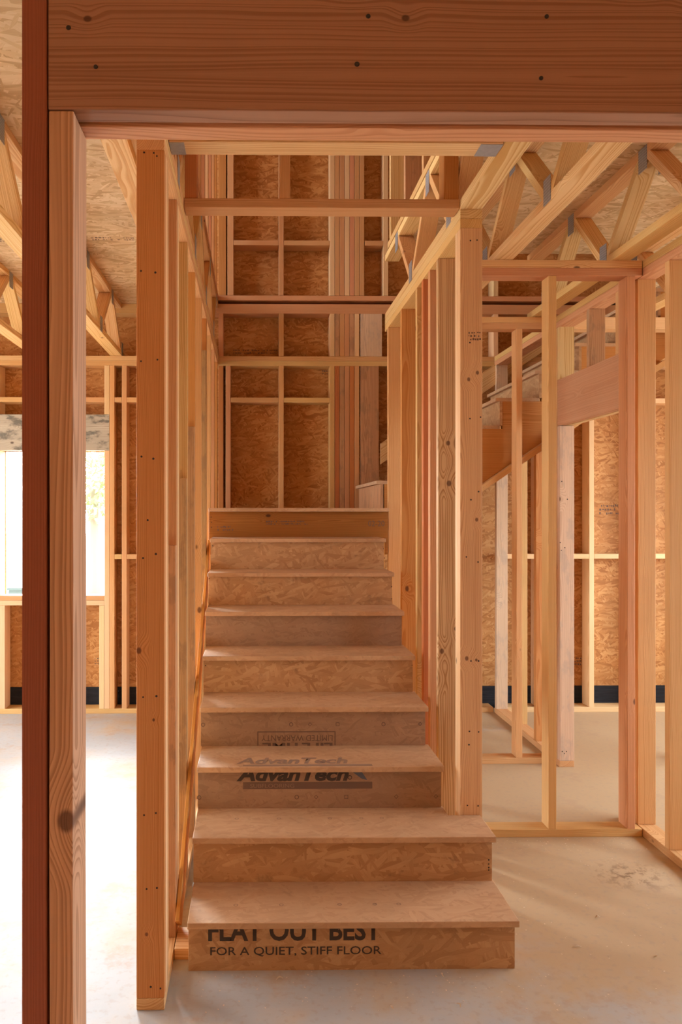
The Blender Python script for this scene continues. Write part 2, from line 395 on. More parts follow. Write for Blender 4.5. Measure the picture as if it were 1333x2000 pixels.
# back wall sheathing with the window hole
wb = boxes('wall_back', [((-4.7, YO, 0.165), (-1.97, YO+.012, 5.66)), ((-1.97, YO, 0.165), (-1.165, YO+.012, 0.90)), ((-1.97, YO, 2.035), (-1.165, YO+.012, 5.66)),
                    ((-1.165, YO, 0.165), (4.7, YO+.012, 5.66))], OSBW, kind='structure')
boxes('wall_left', [((-4.75, -2.75, 0), (-4.7, 2.2, 5.66)), ((-4.75, 5.6, 0), (-4.7, 6.0, 5.66)), ((-4.75, 1.6, 2.5), (-4.7, 5.6, 3.5)),
                    ((-4.75, 1.6, 5.5), (-4.7, 5.6, 5.66))], OSBW, kind='structure')
boxes('wall_right', [((4.7, -2.75, 0), (4.75, 1.5, 5.66)), ((4.7, 5.5, 0), (4.75, 6.0, 5.66)), ((4.7, 1.5, 0), (4.75, 5.5, 0.8)), ((4.7, 1.5, 2.4), (4.75, 5.5, 5.66))], OSBW, kind='structure')
boxes('wall_front', [((-4.7, -2.75, 0), (4.7, -2.7, 5.66))], OSBW, kind='structure')
for (x0, x1, lab) in ((-4.7, -1.08, 1), (1.96, 4.6, 2), (-1.079, 1.959, 3)):
    boxes('sill_membrane', [((x0, YO-.006, 0.0), (x1, YO+.004, 0.175))], MEMB,
          label='black plastic strip below the sheathing of the %s' % {1: 'far wall under the window', 2: 'far wall seen through the right partition', 3: 'far wall hidden behind the stairs'}[lab], cat='membrane')
for (a, b_, c, d, r_, s_) in ((1175, 1212, 984, 1006, 3, 1), (1123, 1137, 1284, 1302, 3, 2), (456, 540, 682, 692, 2, 3), (186, 202, 1283, 1298, 3, 4), (630, 652, 722, 732, 2, 5)):
    smudge_lines(wb, pxX(a, YO), pxX(b_, YO), pyZ(d, YO), pyZ(c, YO), YO, r_, INKB, s_)

for (xa, xb, yc, sd) in ((-0.965, -0.80, 4.47, 11), (-0.775, -0.66, 4.47, 12), (-1.66, -1.50, 4.50, 13)):
    o = smudge_lines(bpy.data.objects['ceiling'], 0, xb-xa, -.03, .03, 0.0016, 2, INKB, sd)
    o.matrix_local = Matrix.Translation((xa, yc, DECK)) @ Matrix.Rotation(-P2, 4, 'X')
# ------------------------------------------------------------ foreground opening
HK = wood('header_fir', (0.37, 0.180, 0.122), (0.26, 0.115, 0.072), ring=130, contrast=0.9, pith=(-0.09, 0.02), vary=0.0, knot_rate=0.97,
          knots=[(-0.062+.00, 0.46, 0.011), (-0.062-0.012, 0.90, 0.012), (-0.045, 1.02, 0.012), (-0.10, 0.12, 0.008), (0.005, 0.06, 0.006), (0.0, 0.545, 0.006)])
YH = 1.15
kx0, kx1 = pxX(44, YH), pxX(44, YH)+T
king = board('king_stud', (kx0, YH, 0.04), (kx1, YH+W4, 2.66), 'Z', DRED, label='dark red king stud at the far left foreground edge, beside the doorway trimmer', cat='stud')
JAMB = wood('jamb_fir', (0.58, 0.335, 0.21), (0.38, 0.195, 0.11), ring=150, contrast=0.9, pith=(0.0, 0.05), vary=0.0, knot_rate=0.98, knots=[(0.008, 1.05, 0.017)])
tx0 = kx1+0.003
trim = board('trimmer_stud', (tx0, YH, 0.04), (tx0+T, YH+W4, 2.17), 'Z', JAMB, label='brown trimmer stud with a broken knot, holding up the left end of the doorway header', cat='stud', wob=0.0015)
g_h = 'header plies over the near doorway'
hf = board('header_board', (tx0-.001, YH, 2.172), (1.45, YH+T, 2.458), 'X', HK, label='dark wide fir header board crossing the top of the picture, near face towards us', cat='header', group=g_h)
board('header_spacer', (tx0, YH+T+.004, 2.185), (1.45, YH+W4-T-.003, 2.45), 'X', ORANGE, label='thin recessed spacer strip between the two boards of the doorway header', cat='spacer')
board('header_board', (tx0-.001, YH+W4-T, 2.172), (1.45, YH+W4+.004, 2.458), 'X', PINK, label='back ply of the doorway header, seen as a pale strip behind the recessed groove', cat='header', group=g_h)
nails(hf, YH, [(188, 133), (698, 124), (1060, 149), (135, 57), (720, 30), (1071, 28)], 0.0042)
board('floor_plate', (-1.3, YH, 0), (tx0+T, YH+W4, 0.038), 'X', PALE, label='floor plate under the dark red king stud in the left foreground', cat='plate')
board('top_plate', (-1.3, YH, 2.66), (2.2, YH+W4, 2.735), 'X', TAN, label='top plate above the near doorway header', cat='plate')

# ------------------------------------------------------------ left stair wall
LX0, LX1 = -0.371, -0.283
gl = 'studs of the left stair wall'
board('floor_plate', (LX0, 2.365, 0), (LX1, YB-.005, T), 'Y', YEL, label='floor plate running along the left side of the stairs', cat='plate', group='floor plates')
for k, (z0, nm) in enumerate(((2.694, 'lower'), (2.732, 'upper'))):
    board('top_plate', (LX0, 2.365, z0), (LX1, YB-.004, z0+T-.0005), 'Y', YEL if k else TAN, label='%s of the two top plates over the left stair wall' % nm, cat='plate', group='double top plates of the left stair wall')
LP = wood('post_fir', (0.60, 0.265, 0.125), (0.44, 0.165, 0.065), ring=260, contrast=0.8, vary=0.0, knot_rate=0.98,
          knots=[(-0.036, pyZ(1272, 2.35)-T, 0.010), (-0.012, 0.20, 0.006), (0.01, pyZ(1408, 2.35)-T, 0.005)])
lp = None
for k, (m, lab) in enumerate(((LP, 'front stud of the tall triple post left of the stairs, nail holes down its face'),
                              (PALE, 'middle ply of the triple post left of the stairs, seen edge on'), (TAN, 'rear ply of the triple post left of the stairs, seen edge on'))):
    y0 = 2.365+k*0.0385
    o = board('stud', (LX0, y0, T), (LX1, y0+T, 2.694), 'Z', m, label=lab, cat='stud', group=gl, wob=0.001 if k else 0)
    lp = lp or o
nails(lp, 2.365, [(282, 299), (301, 300), (307, 306), (276, 530), (304, 533), (276, 706), (308, 703), (277, 892), (300, 896), (289, 1016), (280, 1090), (305, 1082), (280, 1361), (306, 1359),
                 (282, 1591), (305, 1587), (287, 1735), (307, 1733), (295, 1926), (314, 1929)])
ords = ['second', 'third', 'fourth', 'fifth', 'sixth', 'seventh', 'eighth']
lm = [(2.74, PINK, 'reddish'), (3.17, TAN, 'tan'), (3.57, ORANGE, 'orange'), (4.0, TAN, 'tan'), (4.42, RED, 'red'), (4.85, TAN, 'tan'), (5.28, PINK, 'pinkish')]
for k, (y0, m, cn) in enumerate(lm):
    board('stud', (LX0, y0, T), (LX1, y0+T, 2.694), 'Z', m, wob=0.0012,
          label='%s stud of the left stair wall, %s upright counted from the near triple post' % (cn, ords[k]), cat='stud', group=gl)
board('stud', (LX0, 2.779, T), (LX1, 2.779+T, 2.694), 'Z', PALE, label='pale stud nailed behind the second upright of the left stair wall', cat='stud', group=gl)
board('stud', (LX0, 5.70, T), (LX1, 5.70+T, 2.694), 'Z', RED, label='last dark red stud of the left stair wall, in the far corner of the landing', cat='stud', group=gl)
for y0, z1, lb in ((2.70, 1.44, 'lowest topped'), (3.13, 1.70, 'second'), (3.53, 1.96, 'third'), (4.38, 2.50, 'tallest')):
    board('short_stud', (LX0, y0, T), (LX1, y0+T, z1), 'Z', STAIN, label='weathered short stud fixed to a left stair wall upright, %s along the stairs' % lb, cat='stud', group='weathered short studs of the left stair wall')
# ------------------------------------------------------------ right stair wall
RX0, RX1 = 0.820, 0.909
gr = 'studs of the right stair wall'
YR1 = 4.739
board('floor_plate', (RX0, 3.0, 0), (RX1, YR1, T), 'Y', TAN, label='floor plate hidden along the right side of the stairs', cat='plate', group='floor plates')
for k, (z0, nm, m) in enumerate(((2.694, 'lower', TAN), (2.732, 'upper', YEL))):
    pl = board('top_plate', (RX0, 3.0, z0), (RX1, YR1, z0+T-.0005), 'Y', m, label='%s of the two top plates over the right stair wall, end grain above the post' % nm, cat='plate', group='double top plates of the right stair wall')
RP = wood('right_post_fir', (0.72, 0.44, 0.25), (0.56, 0.29, 0.15), ring=240, contrast=0.8, vary=0.0, knot_rate=0.98,
          knots=[(0.02, pyZ(1290, 3.0)-T, 0.006), (0.025, pyZ(727, 3.0)-T, 0.008), (-0.01, pyZ(740, 3.0)-T, 0.008), (0.022, pyZ(1015, 3.0)-T, 0.008), (-0.018, pyZ(1287, 3.0)-T, 0.009)])
rp = board('stud', (RX0, 3.0, T), (RX1, 3.0+T, 2.694), 'Z', RP, label='front stud of the doubled post right of the stairs, capped by two plate ends', cat='stud', group=gr)
nails(rp, 3.0, [(921, 468), (934, 467), (920, 668), (940, 661), (920, 817), (941, 814), (937, 960), (922, 976), (913, 1088), (936, 1098), (922, 1292), (937, 1292), (919, 1430), (937, 1431), (918, 1456), (915, 1575), (936, 1576)])
smudge_lines(rp, pxX(917, 3), pxX(938, 3), pyZ(665, 3), pyZ(645, 3), 3.0, 3, INKB, 9)
board('stud', (RX0, 3.0385, T), (RX1, 3.0765, 2.694), 'Z', PALE, label='pale second ply of the doubled post right of the stairs, seen edge on', cat='stud', group=gr, wob=0.001)
board('stud', (RX0, 3.36, T), (RX1, 3.398, 2.694), 'Z', GRAIN, label='broad boldly grained stud with knots just behind the doubled right post', cat='stud', group=gr)
for y0, m, lab in ((3.52, PINK, 'pinkish stud directly behind the boldly grained stud on the right of the stairs'),
                   (3.66, RED, 'dark red stud between a pinkish stud and a thin tan one, right of the stairs'),
                   (3.80, TAN, 'thin tan stud behind the dark red stud, right of the stairs'),
                   (4.20, ORANGE, 'orange rough stud beside the upper treads on the right'),
                   (4.62, TAN, 'tan stud ending the right stair wall beside the landing')):
    board('stud', (RX0, y0, T), (RX1, y0+T, 2.694), 'Z', m, label=lab, cat='stud', group=gr, wob=0.0012)

# ------------------------------------------------------------ first flight
NOSE = [2.54+0.254*k for k in range(9)]; RISE = 0.176
LEFT = [-0.2276, -0.2314, -0.2338, -0.240, -0.246, -0.251, -0.254, -0.256]
RIGHT = [0.897, 0.899, 0.770, 0.763, 0.760, 0.758, 0.755, 0.753]
TH = 0.022
st = empty('staircase', (0.27, 2.57, 0), 'straight flight of eight strand board treads rising from the slab to the landing', 'staircase')
faces = []
for k in range(8):
    z1 = RISE*(k+1); y0 = NOSE[k]; yr = y0+0.026      # riser face
    yb = min(NOSE[k+1]+0.043, 4.610)                               # back of the tread meets the next riser
    xl, xr = LEFT[k], RIGHT[k]
    if k == 1: pts = [(xl, y0), (xr, y0), (xr, 2.997), (0.772, 2.997), (0.772, yb), (xl, yb)]
    else: pts = [(xl, y0), (xr, y0), (xr, yb), (xl, yb)]
    tr = prism('tread', [(x, y, z1-TH) for x, y in pts], (0, 0, TH), OSBT, zdir=(0, 0, 1), parent=st, bevel=0.003)
    rm = OSBD if k in (2, 3, 5) else OSBS
    lab = None
    x1r = xr-0.008
    rs = prism('riser', [(xl+.002, yr, RISE*k), (x1r, yr, RISE*k), (x1r, yr, z1-TH), (xl+.002, yr, z1-TH)], (0, 0.018, 0), rm, parent=st, bevel=0.001)
    faces.append((tr, rs, yr))
def stringer_pts(n, z_off, drop=0.16):
    top = []
    for k in range(n):
        yy = NOSE[k]+0.046; top += [(yy, RISE*k-TH if k else 0.0), (yy, RISE*(k+1)-TH)]
    top.append((NOSE[n]+0.04, RISE*n-TH))
    return top + [(NOSE[n]+0.04, RISE*n-TH-0.28), (NOSE[0]+0.40, 0.0)]
for x0 in (-0.21, 0.25, 0.715):
    prism('stringer', [(x0, y, z) for y, z in stringer_pts(8, 0)], (T, 0, 0), ORANGE, zdir=(0, 1, 0), parent=st)
board('stringer', (0.845, 2.59, 0), (0.883, 2.99, 0.153), 'Y', ORANGE, parent=st)
# side panel closing the wide lower steps on the right
# small nails on risers
for (k, pts) in ((0, [(430, 1815)]), (1, [(957, 1682), (957, 1690), (957, 1697), (957, 1702)]), (6, [(409, 1130), (766, 1170), (766, 1146)]), (7, [(416, 1066), (750, 1072), (752, 1090)]), (4, [(806, 1300), (402, 1300)])):
    nails(faces[k][1], faces[k][2], pts, 0.003)
# lettering
Y1 = faces[0][2]; r1 = faces[0][1]
flat_text('printed_lettering', 'FLAT OUT BEST', pxX(407, Y1), pxX(745, Y1), pyZ(1838, Y1), 0.172, Y1, INK, r1, bold=0.028)
flat_text('printed_lettering', 'FOR A QUIET, STIFF FLOOR', pxX(411, Y1), pxX(746, Y1), pyZ(1868, Y1), pyZ(1849, Y1), Y1, INK, r1, bold=0.008)
Y3 = faces[2][2]; r3 = faces[2][1]
flat_text('printed_lettering', 'AdvanTech', pxX(462, Y3), pxX(682, Y3), pyZ(1526, Y3), 0.522, Y3, INK, r3, bold=0.04, shear=0.25)
ring_mark(r3, 'o', pxX(684, Y3), pyZ(1519, Y3), Y3, INK, r=0.009)
prism('printed_bar', [(pxX(475, Y3), Y3-.0003, pyZ(1541, Y3)), (pxX(728, Y3), Y3-.0003, pyZ(1541, Y3)), (pxX(728, Y3), Y3-.0003, pyZ(1527.5, Y3)), (pxX(475, Y3), Y3-.0003, pyZ(1527.5, Y3))], (0, -.0006, 0), INKB, parent=r3, bevel=0)
flat_text('printed_lettering', 'SUBFLOORING', pxX(489, Y3), pxX(575, Y3), pyZ(1538.5, Y3), pyZ(1531, Y3), Y3-.0006, INKF, r3, bold=0.0)
prism('printed_swoosh', [(pxX(690, Y3), Y3-.0002, pyZ(1509, Y3)), (pxX(708, Y3), Y3-.0002, pyZ(1509, Y3)), (pxX(718, Y3), Y3-.0002, pyZ(1524, Y3)), (pxX(708, Y3), Y3-.0002, pyZ(1522, Y3))], (0, -.0006, 0), INKBL, parent=r3, bevel=0)
for kx, kd in ((389.5, 'o'), (580, 'o'), (618, 'd'), (677, 's'), (775, 'd'), (853, 'd')): ring_mark(r3, kd, pxX(kx, Y3), pyZ(1557, Y3), Y3, INKB)
t3 = faces[2][0]
flat_text('printed_lettering', 'AdvanTech', pxX(462, 3.12), pxX(680, 3.12), 3.088, 3.165, 0, INKF, t3, plane='XY', tz=3*RISE, bold=0.03, shear=0.25)
prism('printed_bar', [(pxX(475, 3.07), 3.060, 3*RISE+.0002), (pxX(728, 3.07), 3.060, 3*RISE+.0002), (pxX(728, 3.07), 3.080, 3*RISE+.0002), (pxX(475, 3.07), 3.080, 3*RISE+.0002)], (0, 0, .0005), INKF, parent=t3, bevel=0)
Y4 = faces[3][2]; r4 = faces[3][1]
flat_text('printed_lettering', 'LIMITED WARRANTY', pxX(511, Y4), pxX(650, Y4), pyZ(1447.5, Y4), pyZ(1436, Y4), Y4, INKB, r4, up=True, bold=0.0)
flat_text('printed_lettering', 'LIFETIME', pxX(513, Y4), pxX(650, Y4), 0.508, 0.541, Y4, INKB, r4, up=True, bold=0.03)
for a, b_, c, d in ((503, 656, 1428.5, 1430.5), (503, 505, 1430, 1456), (654, 656, 1430, 1456)):
    prism('printed_frame', [(pxX(a, Y4), Y4-.0002, pyZ(d, Y4)), (pxX(b_, Y4), Y4-.0002, pyZ(d, Y4)), (pxX(b_, Y4), Y4-.0002, pyZ(c, Y4)), (pxX(a, Y4), Y4-.0002, pyZ(c, Y4))], (0, -.0006, 0), INKB, parent=r4, bevel=0)
for kx, kd in ((397, 'o'), (569, 'o'), (606, 'd'), (660, 's'), (750, 'o'), (822, 'd')): ring_mark(r4, kd, pxX(kx, Y4), pyZ(1415, Y4), Y4, INKB)
Y2 = faces[1][2]; r2_ = faces[1][1]
for kx, kd in ((383, 'o'), (588, 'o'), (630, 'd'), (694, 's'), (800, 'd'), (885, 'd')): ring_mark(r2_, kd, pxX(kx, Y2), 0.331, Y2, INK, r=0.011)
for kx in (461, 550, 664, 733, 780): ring_mark(faces[0][0], 'o', pxX(kx, 2.655), 2.655, 0, INKF, plane='XY', tz=RISE, r=0.008)
for kx in (463, 545, 644, 705, 745): ring_mark(faces[1][0], 'o', pxX(kx, 2.99), 2.97, 0, INKF, plane='XY', tz=2*RISE, r=0.008)
# spacer board and kicker along the left wall
sy0, sy1 = 2.66, 4.50
def nz(y): return (y-2.54)/0.254*RISE+RISE
prism('spacer_board', [(-0.281, sy0, nz(sy0)-0.14), (-0.281, sy1, nz(sy1)-0.14), (-0.281, sy1, nz(sy1)-0.33), (-0.281, sy0+.1, nz(sy0+.1)-0.28)], (0.014, 0, 0), ORANGE,
      zdir=(0, .82, .57), label='thin orange sloping board between the left stair wall and the tread ends', cat='board')
board('kicker_block', (-0.281, 2.63, 0.0), (-0.215, 2.77, 0.038), 'X', YEL, label='short pale block on the slab at the left foot of the bottom step', cat='block')

# ------------------------------------------------------------ landing
ld = empty('landing_platform', (0.27, 4.6, 0), 'stair landing with a dark rim board at the top of the lower flight', 'landing')
prism('deck', [(-0.281, 4.572, 1.562), (0.817, 4.572, 1.562), (0.817, 4.742, 1.562), (0.90, 4.742, 1.562), (0.90, 5.845, 1.562), (-0.281, 5.845, 1.562)], (0, 0, TH), OSBT, parent=ld)
RIM = wood('rim_fir', (0.34, 0.14, 0.045), (0.22, 0.08, 0.022), vary=0, knot_rate=0.95)
rim = board('rim_board', (-0.281, 4.612, 1.30), (0.817, 4.65, 1.562), 'X', RIM, parent=ld)
smudge_lines(rim, pxX(425, 4.61), pxX(455, 4.61), pyZ(1038, 4.61), pyZ(1026, 4.61), 4.612, 2, INKB, 21)
smudge_lines(rim, pxX(520, 4.61), pxX(600, 4.61), pyZ(1026, 4.61), pyZ(1016, 4.61), 4.612, 2, INKB, 22)
flat_text('grade_stamp', '02-20', pxX(720, 4.61), pxX(752, 4.61), pyZ(1028, 4.61), pyZ(1017, 4.61), 4.612, INKB, rim)
nails(rim, 4.612, [(413, 1010), (413, 1020), (413, 1030)], 0.003)
board('rim_board', (-0.281, 5.80, 1.30), (0.90, 5.838, 1.562), 'X', TAN, parent=ld)
for x0 in (-0.28, 0.10, 0.5): board('joist', (x0, 4.655, 1.32), (x0+T, 5.79, 1.561), 'Y', TAN, parent=ld)
for x0 in (-0.24, 0.70):
    for y0 in (4.66, 5.70): board('leg', (x0, y0, 0), (x0+T, y0+W4, 1.32), 'Z', TAN, parent=ld)

# ------------------------------------------------------------ second flight, rising to the right
s2 = empty('staircase', (0.83, 5.3, 1.584), 'upper flight of stairs climbing to the right from the landing, seen from its side', 'staircase')
YF0, YF1 = 4.79, 5.79
X0 = 0.775
for k in range(8):
    z1 = 1.584+RISE*(k+1); xn = X0+0.254*k
    prism('tread', [(xn, YF0, z1-TH), (xn+.28, YF0, z1-TH), (xn+.28, YF1, z1-TH), (xn, YF1, z1-TH)], (0, 0, TH), OSBT, parent=s2, bevel=0.002)
for k in range(9):
    z1 = 1.584+RISE*(k+1); xn = X0+0.254*k
    prism('riser', [(xn+.026, YF0+.002, z1-RISE), (xn+.026, YF1, z1-RISE), (xn+.026, YF1, z1-TH), (xn+.026, YF0+.002, z1-TH)], (0.018, 0, 0), OSBS if k != 0 else STAIN, parent=s2, bevel=0.001)
def s2pts(y):
    top = []
    for k in range(1, 8):
        xx = X0+0.254*k+0.046; zb = 1.584+RISE*k-TH
        top += [(xx-0.001, y, zb), (xx-0.001, y, zb+RISE)]
    a = [(X0+.05, y, 1.584), (X0+.05, y, 1.584+RISE-TH)]
    return a + top + [(X0+0.254*8, y, 1.584+RISE*8-TH), (X0+0.254*8, y, 1.584+RISE*8-TH-0.30), (0.95, y, 1.4)] + [(0.91, y, 1.45), (0.91, y, 1.584)]
for y in (YF0+.004, 5.30, YF1-.04):
    prism('stringer', s2pts(y), (0, T, 0), RED if y < 5 else TAN, zdir=(1, 0, 0), xdir=(0, 0, 1), parent=s2, bevel=0)
# sloped plate below it, on top of the short studs
sl = RISE/0.254
def under(x): return 1.4+(x-0.95)*((1.584+RISE*8-TH-0.30)-1.4)/((X0+0.254*8)-0.95)
prism('sloped_plate', [(0.96, 4.745, under(0.96)-.002), (2.6, 4.745, under(2.6)-.002), (2.6, 4.745, under(2.6)-.045), (0.96, 4.745, under(0.96)-.045)], (0, W4, 0), TAN,
      zdir=(.82, 0, .57), label='sloping pale plate nailed under the upper flight, right of the post', cat='plate')
# guard wall cap rising with the flight, at the back
for dz, nm, m, y in ((0.30, 'lower', TAN, 5.80), ):
    pass
prism('skirt_board', [(X0+.20, 5.823, 1.95+.14), (X0+2.0, 5.823, 1.95+.14+1.8*sl), (X0+2.0, 5.823, 1.95-.02+1.8*sl), (X0+.20, 5.823, 1.95-.02)], (0, .020, 0), YEL, zdir=(.82, 0, .57),
      label='sloping light board along the far wall above the upper flight treads', cat='board')

# ------------------------------------------------------------ first cross wall (right of the post)
YC = 3.60
board('floor_plate', (0.912, YC, 0), (1.862, YC+W4, T), 'X', TAN, label='floor plate of the near right cross wall, on the slab beside the second step', cat='plate', group='floor plates')
board('top_plate', (0.912, YC, 2.694), (1.862, YC+W4, 2.7315), 'X', PINK, label='pink lower top plate of the near right cross wall, knotty front edge', cat='plate')
board('top_plate', (0.912, YC, 2.732), (1.862, YC+W4, 2.769), 'X', YEL, label='yellow upper top plate of the near right cross wall, under the trusses', cat='plate')
board('stud', (1.41, YC, T), (1.448, YC+W4, 2.694), 'Z', TAN, label='lone tan stud in the middle of the near right cross wall', cat='stud', group='studs of the near right cross wall')
board('stud', (1.79, YC, T), (1.828, YC+W4, 2.694), 'Z', PINK, label='pinkish end stud of the near right cross wall, at the partition corner', cat='stud', group='studs of the near right cross wall')
# ------------------------------------------------------------ right partition
EX0, EX1 = 1.866, 1.955
ge = 'studs of the right partition'
board('floor_plate', (EX0, 2.3, 0), (EX1, 3.828, T), 'Y', TAN, label='floor plate of the right partition, running towards us at the right edge', cat='plate', group='floor plates')
board('floor_plate', (EX0, 4.59, 0), (EX1, YB-.004, T), 'Y', TAN, label='far floor plate of the right partition, beyond its door opening', cat='plate', group='floor plates')
board('top_plate', (EX0, 2.3, 2.694), (EX1, YB-.004, 2.7315), 'Y', PINK, label='pink lower top plate along the right partition', cat='plate')
board('top_plate', (EX0, 2.3, 2.732), (EX1, YB-.004, 2.769), 'Y', TAN, label='tan upper top plate along the right partition', cat='plate')
for y0, z1, m, lab in ((2.45, 2.694, TAN, None), (2.92, 2.694, PINK, None),
                   (3.37, 2.694, TAN, 'tan knotty stud of the right partition at the right picture edge'),
                   (3.65, 2.694, TAN, 'pinkish stud of the right partition just right of the corner'),
                   (3.75, 2.694, TAN, 'near king stud of the right partition door opening, behind the corner stud'),
                   (3.79, 2.088, TAN, 'near trimmer stud under the wide header of the right partition door'),
                   (4.59, 2.088, BLUED, 'pale stained trimmer stud with nail holes at the far side of the right partition door'),
                   (4.63, 2.694, TAN, 'far king stud of the right partition door opening'),
                   (5.80, 2.694, BLUED, 'pale stud with grey stains at the far wall end of the right partition')):
    if lab is None: lab = 'right partition stud standing nearest to us, outside the right edge' if y0 < 2.6 else 'second right partition stud from our side, just beyond the right edge'
    o = board('stud', (EX0, y0, T if y0 < 3.9 or y0 > 4.6 else 0.0+T), (EX1, y0+T, z1), 'Z', m, label=lab, cat='stud', group=ge, wob=0.001 if z1 > 2.5 else 0)
    if abs(y0-4.59) < .01: nails(o, 4.59, [(1098, 1060), (1107, 1070), (1100, 1075), (1102, 1500-30), (1106, 1474), (1110, 1470), (1101, 940), (1112, 975)], 0.004)
for y0, m, lab in ((4.98, ORANGE, 'orange short stud under the sloping plate of the upper flight'), (5.38, TAN, 'narrow short stud under the upper flight, behind the orange short one')):
    board('stud', (EX0, y0, T), (EX1, y0+T, 2.0), 'Z', m, label=lab, cat='stud', group=ge)
HD = wood('door_header_fir', (0.52, 0.285, 0.165), (0.42, 0.205, 0.11), ring=110, vary=0, contrast=0.6, pith=(0.02, 0.03))
for x0, x1, m, lab in ((EX0, EX0+T, HD, 'wide tan header board over the right partition door, face towards the stairs'), (EX1-T, EX1, PALE, 'back ply of the right partition door header, seen as a bright lower edge')):
    hd = board('header_board', (x0, 3.79, 2.09), (x1, 4.628, 2.372), 'Y', m, label=lab, cat='header')
for y0, m, lab in ((3.84, TAN, 'near cripple stud on the right partition door header, by the corner'), (4.18, STAIN, 'weathered brown cripple stud standing on the middle of the right door header'), (4.589, YEL, 'bright yellow cripple stud on the far end of the right door header')):
    board('cripple_stud', (EX0, y0, 2.373), (EX1, y0+T, 2.694), 'Z', m, label=lab, cat='stud', group='cripple studs over the right door')
# ------------------------------------------------------------ second cross wall
YD = 4.65
board('floor_plate', (0.912, YD, 0), (1.862, YD+W4, T), 'X', TAN, label='floor plate of the farther right cross wall, below the upper flight', cat='plate', group='floor plates')
board('top_plate', (0.912, YD, 2.694), (1.862, YD+W4, 2.7315), 'X', PINK, label='pink lower top plate of the farther right cross wall', cat='plate')
board('top_plate', (0.912, YD, 2.732), (1.862, YD+W4, 2.769), 'X', TAN, label='tan upper top plate of the farther right cross wall', cat='plate')
board('stud', (1.62, YD, T), (1.658, YD+W4, 2.694), 'Z', TAN, label='slim bowed stud of the farther right cross wall, in front of the upper flight', cat='stud', wob=0.003, group='studs of the farther right cross wall')
board('stud', (1.822, YD, T), (1.86, YD+W4, 2.694), 'Z', RED, label='red end stud of the farther right cross wall, beside the partition', cat='stud', group='studs of the farther right cross wall')
board('plate', (1.96, 4.65, 2.694), (4.6, 4.65+W4, 2.769), 'X', PALE, label='pale doubled plate carrying the truss ends in the far right room', cat='plate')
for x0 in (2.75, 3.9):
    board('stud', (x0, 4.65, T), (x0+T, 4.65+W4, 2.694), 'Z', TAN, label='stud under the pale doubled plate in the far right room, outside the right edge', cat='stud', group='far right room studs')
    board('floor_plate', (x0-.1, 4.65, 0), (x0+.14, 4.65+W4, T), 'X', TAN, label='short floor plate under a stud outside the right edge', cat='plate', group='far right room plates')

# ------------------------------------------------------------ exterior back wall framing
def px(a): return (a-498)*YB/1473.0
def bw(name, x0, x1, z0, z1, m, lab, cat='stud', group=None, axis='Z', y1=None, y0=None):
    return board(name, (x0, y0 or YB, z0), (x1, y1 or (YO-.008), z1), axis, m, label=lab, cat=cat, group=group)
bw('floor_plate', -4.6, -0.375, 0, T, TAN, 'floor plate along the far wall left of the stairs', 'plate', 'floor plates', 'X')
bw('floor_plate', 1.96, 4.6, 0, T, PALE, 'floor plate along the far wall of the right room', 'plate', 'floor plates', 'X')
bw('top_plate', -4.6, -0.375, 2.694, 2.7315, TAN, 'lower top plate of the far wall left of the stairs', 'plate', None, 'X')
bw('top_plate', -4.6, -0.375, 2.732, 2.769, YEL, 'upper top plate of the far wall left of the stairs', 'plate', None, 'X')
bw('top_plate', -0.370, 1.93, 2.694, 2.7315, TAN, 'lower board of the tan double plate crossing the wall behind the landing', 'plate', None, 'X')
bw('top_plate', -0.370, 1.93, 2.732, 2.769, TAN, 'upper board of the tan double plate crossing the wall behind the landing', 'plate', None, 'X')
bw('top_plate', 1.96, 4.6, 2.694, 2.7315, PALE, 'lower top plate of the far wall in the right room', 'plate', None, 'X')
bw('top_plate', 1.96, 4.6, 2.732, 2.769, PALE, 'upper top plate of the far wall in the right room', 'plate', None, 'X')
gw = 'studs of the far wall left of the stairs'
WX0, WX1 = -1.972, -1.165
bw('trimmer_stud', WX0-T, WX0, T, 2.036, TAN, 'trimmer stud left of the bright window', 'stud', gw)
bw('stud', WX0-2*T-.001, WX0-T-.001, T, 2.694, TAN, 'king stud at the left of the bright window', 'stud', gw)
bw('trimmer_stud', WX1, WX1+T, T, 2.036, PALE, 'pale trimmer stud right of the bright window, dark knot low down', 'stud', gw)
bw('stud', WX1+T+.001, WX1+2*T+.001, T, 2.694, TAN, 'orange tan king stud right of the bright window', 'stud', gw)
bw('stud', -1.03, -0.992, T, 2.694, TAN, 'tan knotty stud between the window king stud and the triple post', 'stud', gw)
bw('stud', -0.62, -0.582, T, 2.694, TAN, 'far wall stud hidden behind the triple post', 'stud', gw)
bw('header_board', WX0-T, WX1+T, 2.037, 2.315, GREY, 'grey stained header board over the bright window', 'header', None, 'X', y1=YB+.08)
bw('sill_board', WX0, WX1, 0.876, 0.913, PINK, 'pink upper sill board of the bright window', 'sill', None, 'X')
bw('sill_board', WX0, WX1, 0.838, 0.875, PALE, 'pale lower sill board of the bright window', 'sill', None, 'X')
gc = 'cripple studs around the window'
bw('cripple_stud', WX0+.002, WX0+.002+T, T, 0.837, PALE, 'short stud under the left end of the window sill', 'stud', gc)
bw('cripple_stud', WX1-T-.002, WX1-.002, T, 0.837, PALE, 'short stud under the right end of the window sill', 'stud', gc)
bw('cripple_stud', -1.57, -1.532, T, 0.837, TAN, 'short stud under the middle of the window sill', 'stud', gc)
bw('cripple_stud', WX0-T, WX0, 2.316, 2.694, PALE, 'short stud above the left end of the window header', 'stud', gc)
bw('cripple_stud', WX1, WX1+T, 2.316, 2.694, PALE, 'short stud above the right end of the window header', 'stud', gc)
bw('cripple_stud', -1.57, -1.532, 2.316, 2.694, TAN, 'short stud above the middle of the window header', 'stud', gc)
gb = 'blocking between far wall studs'
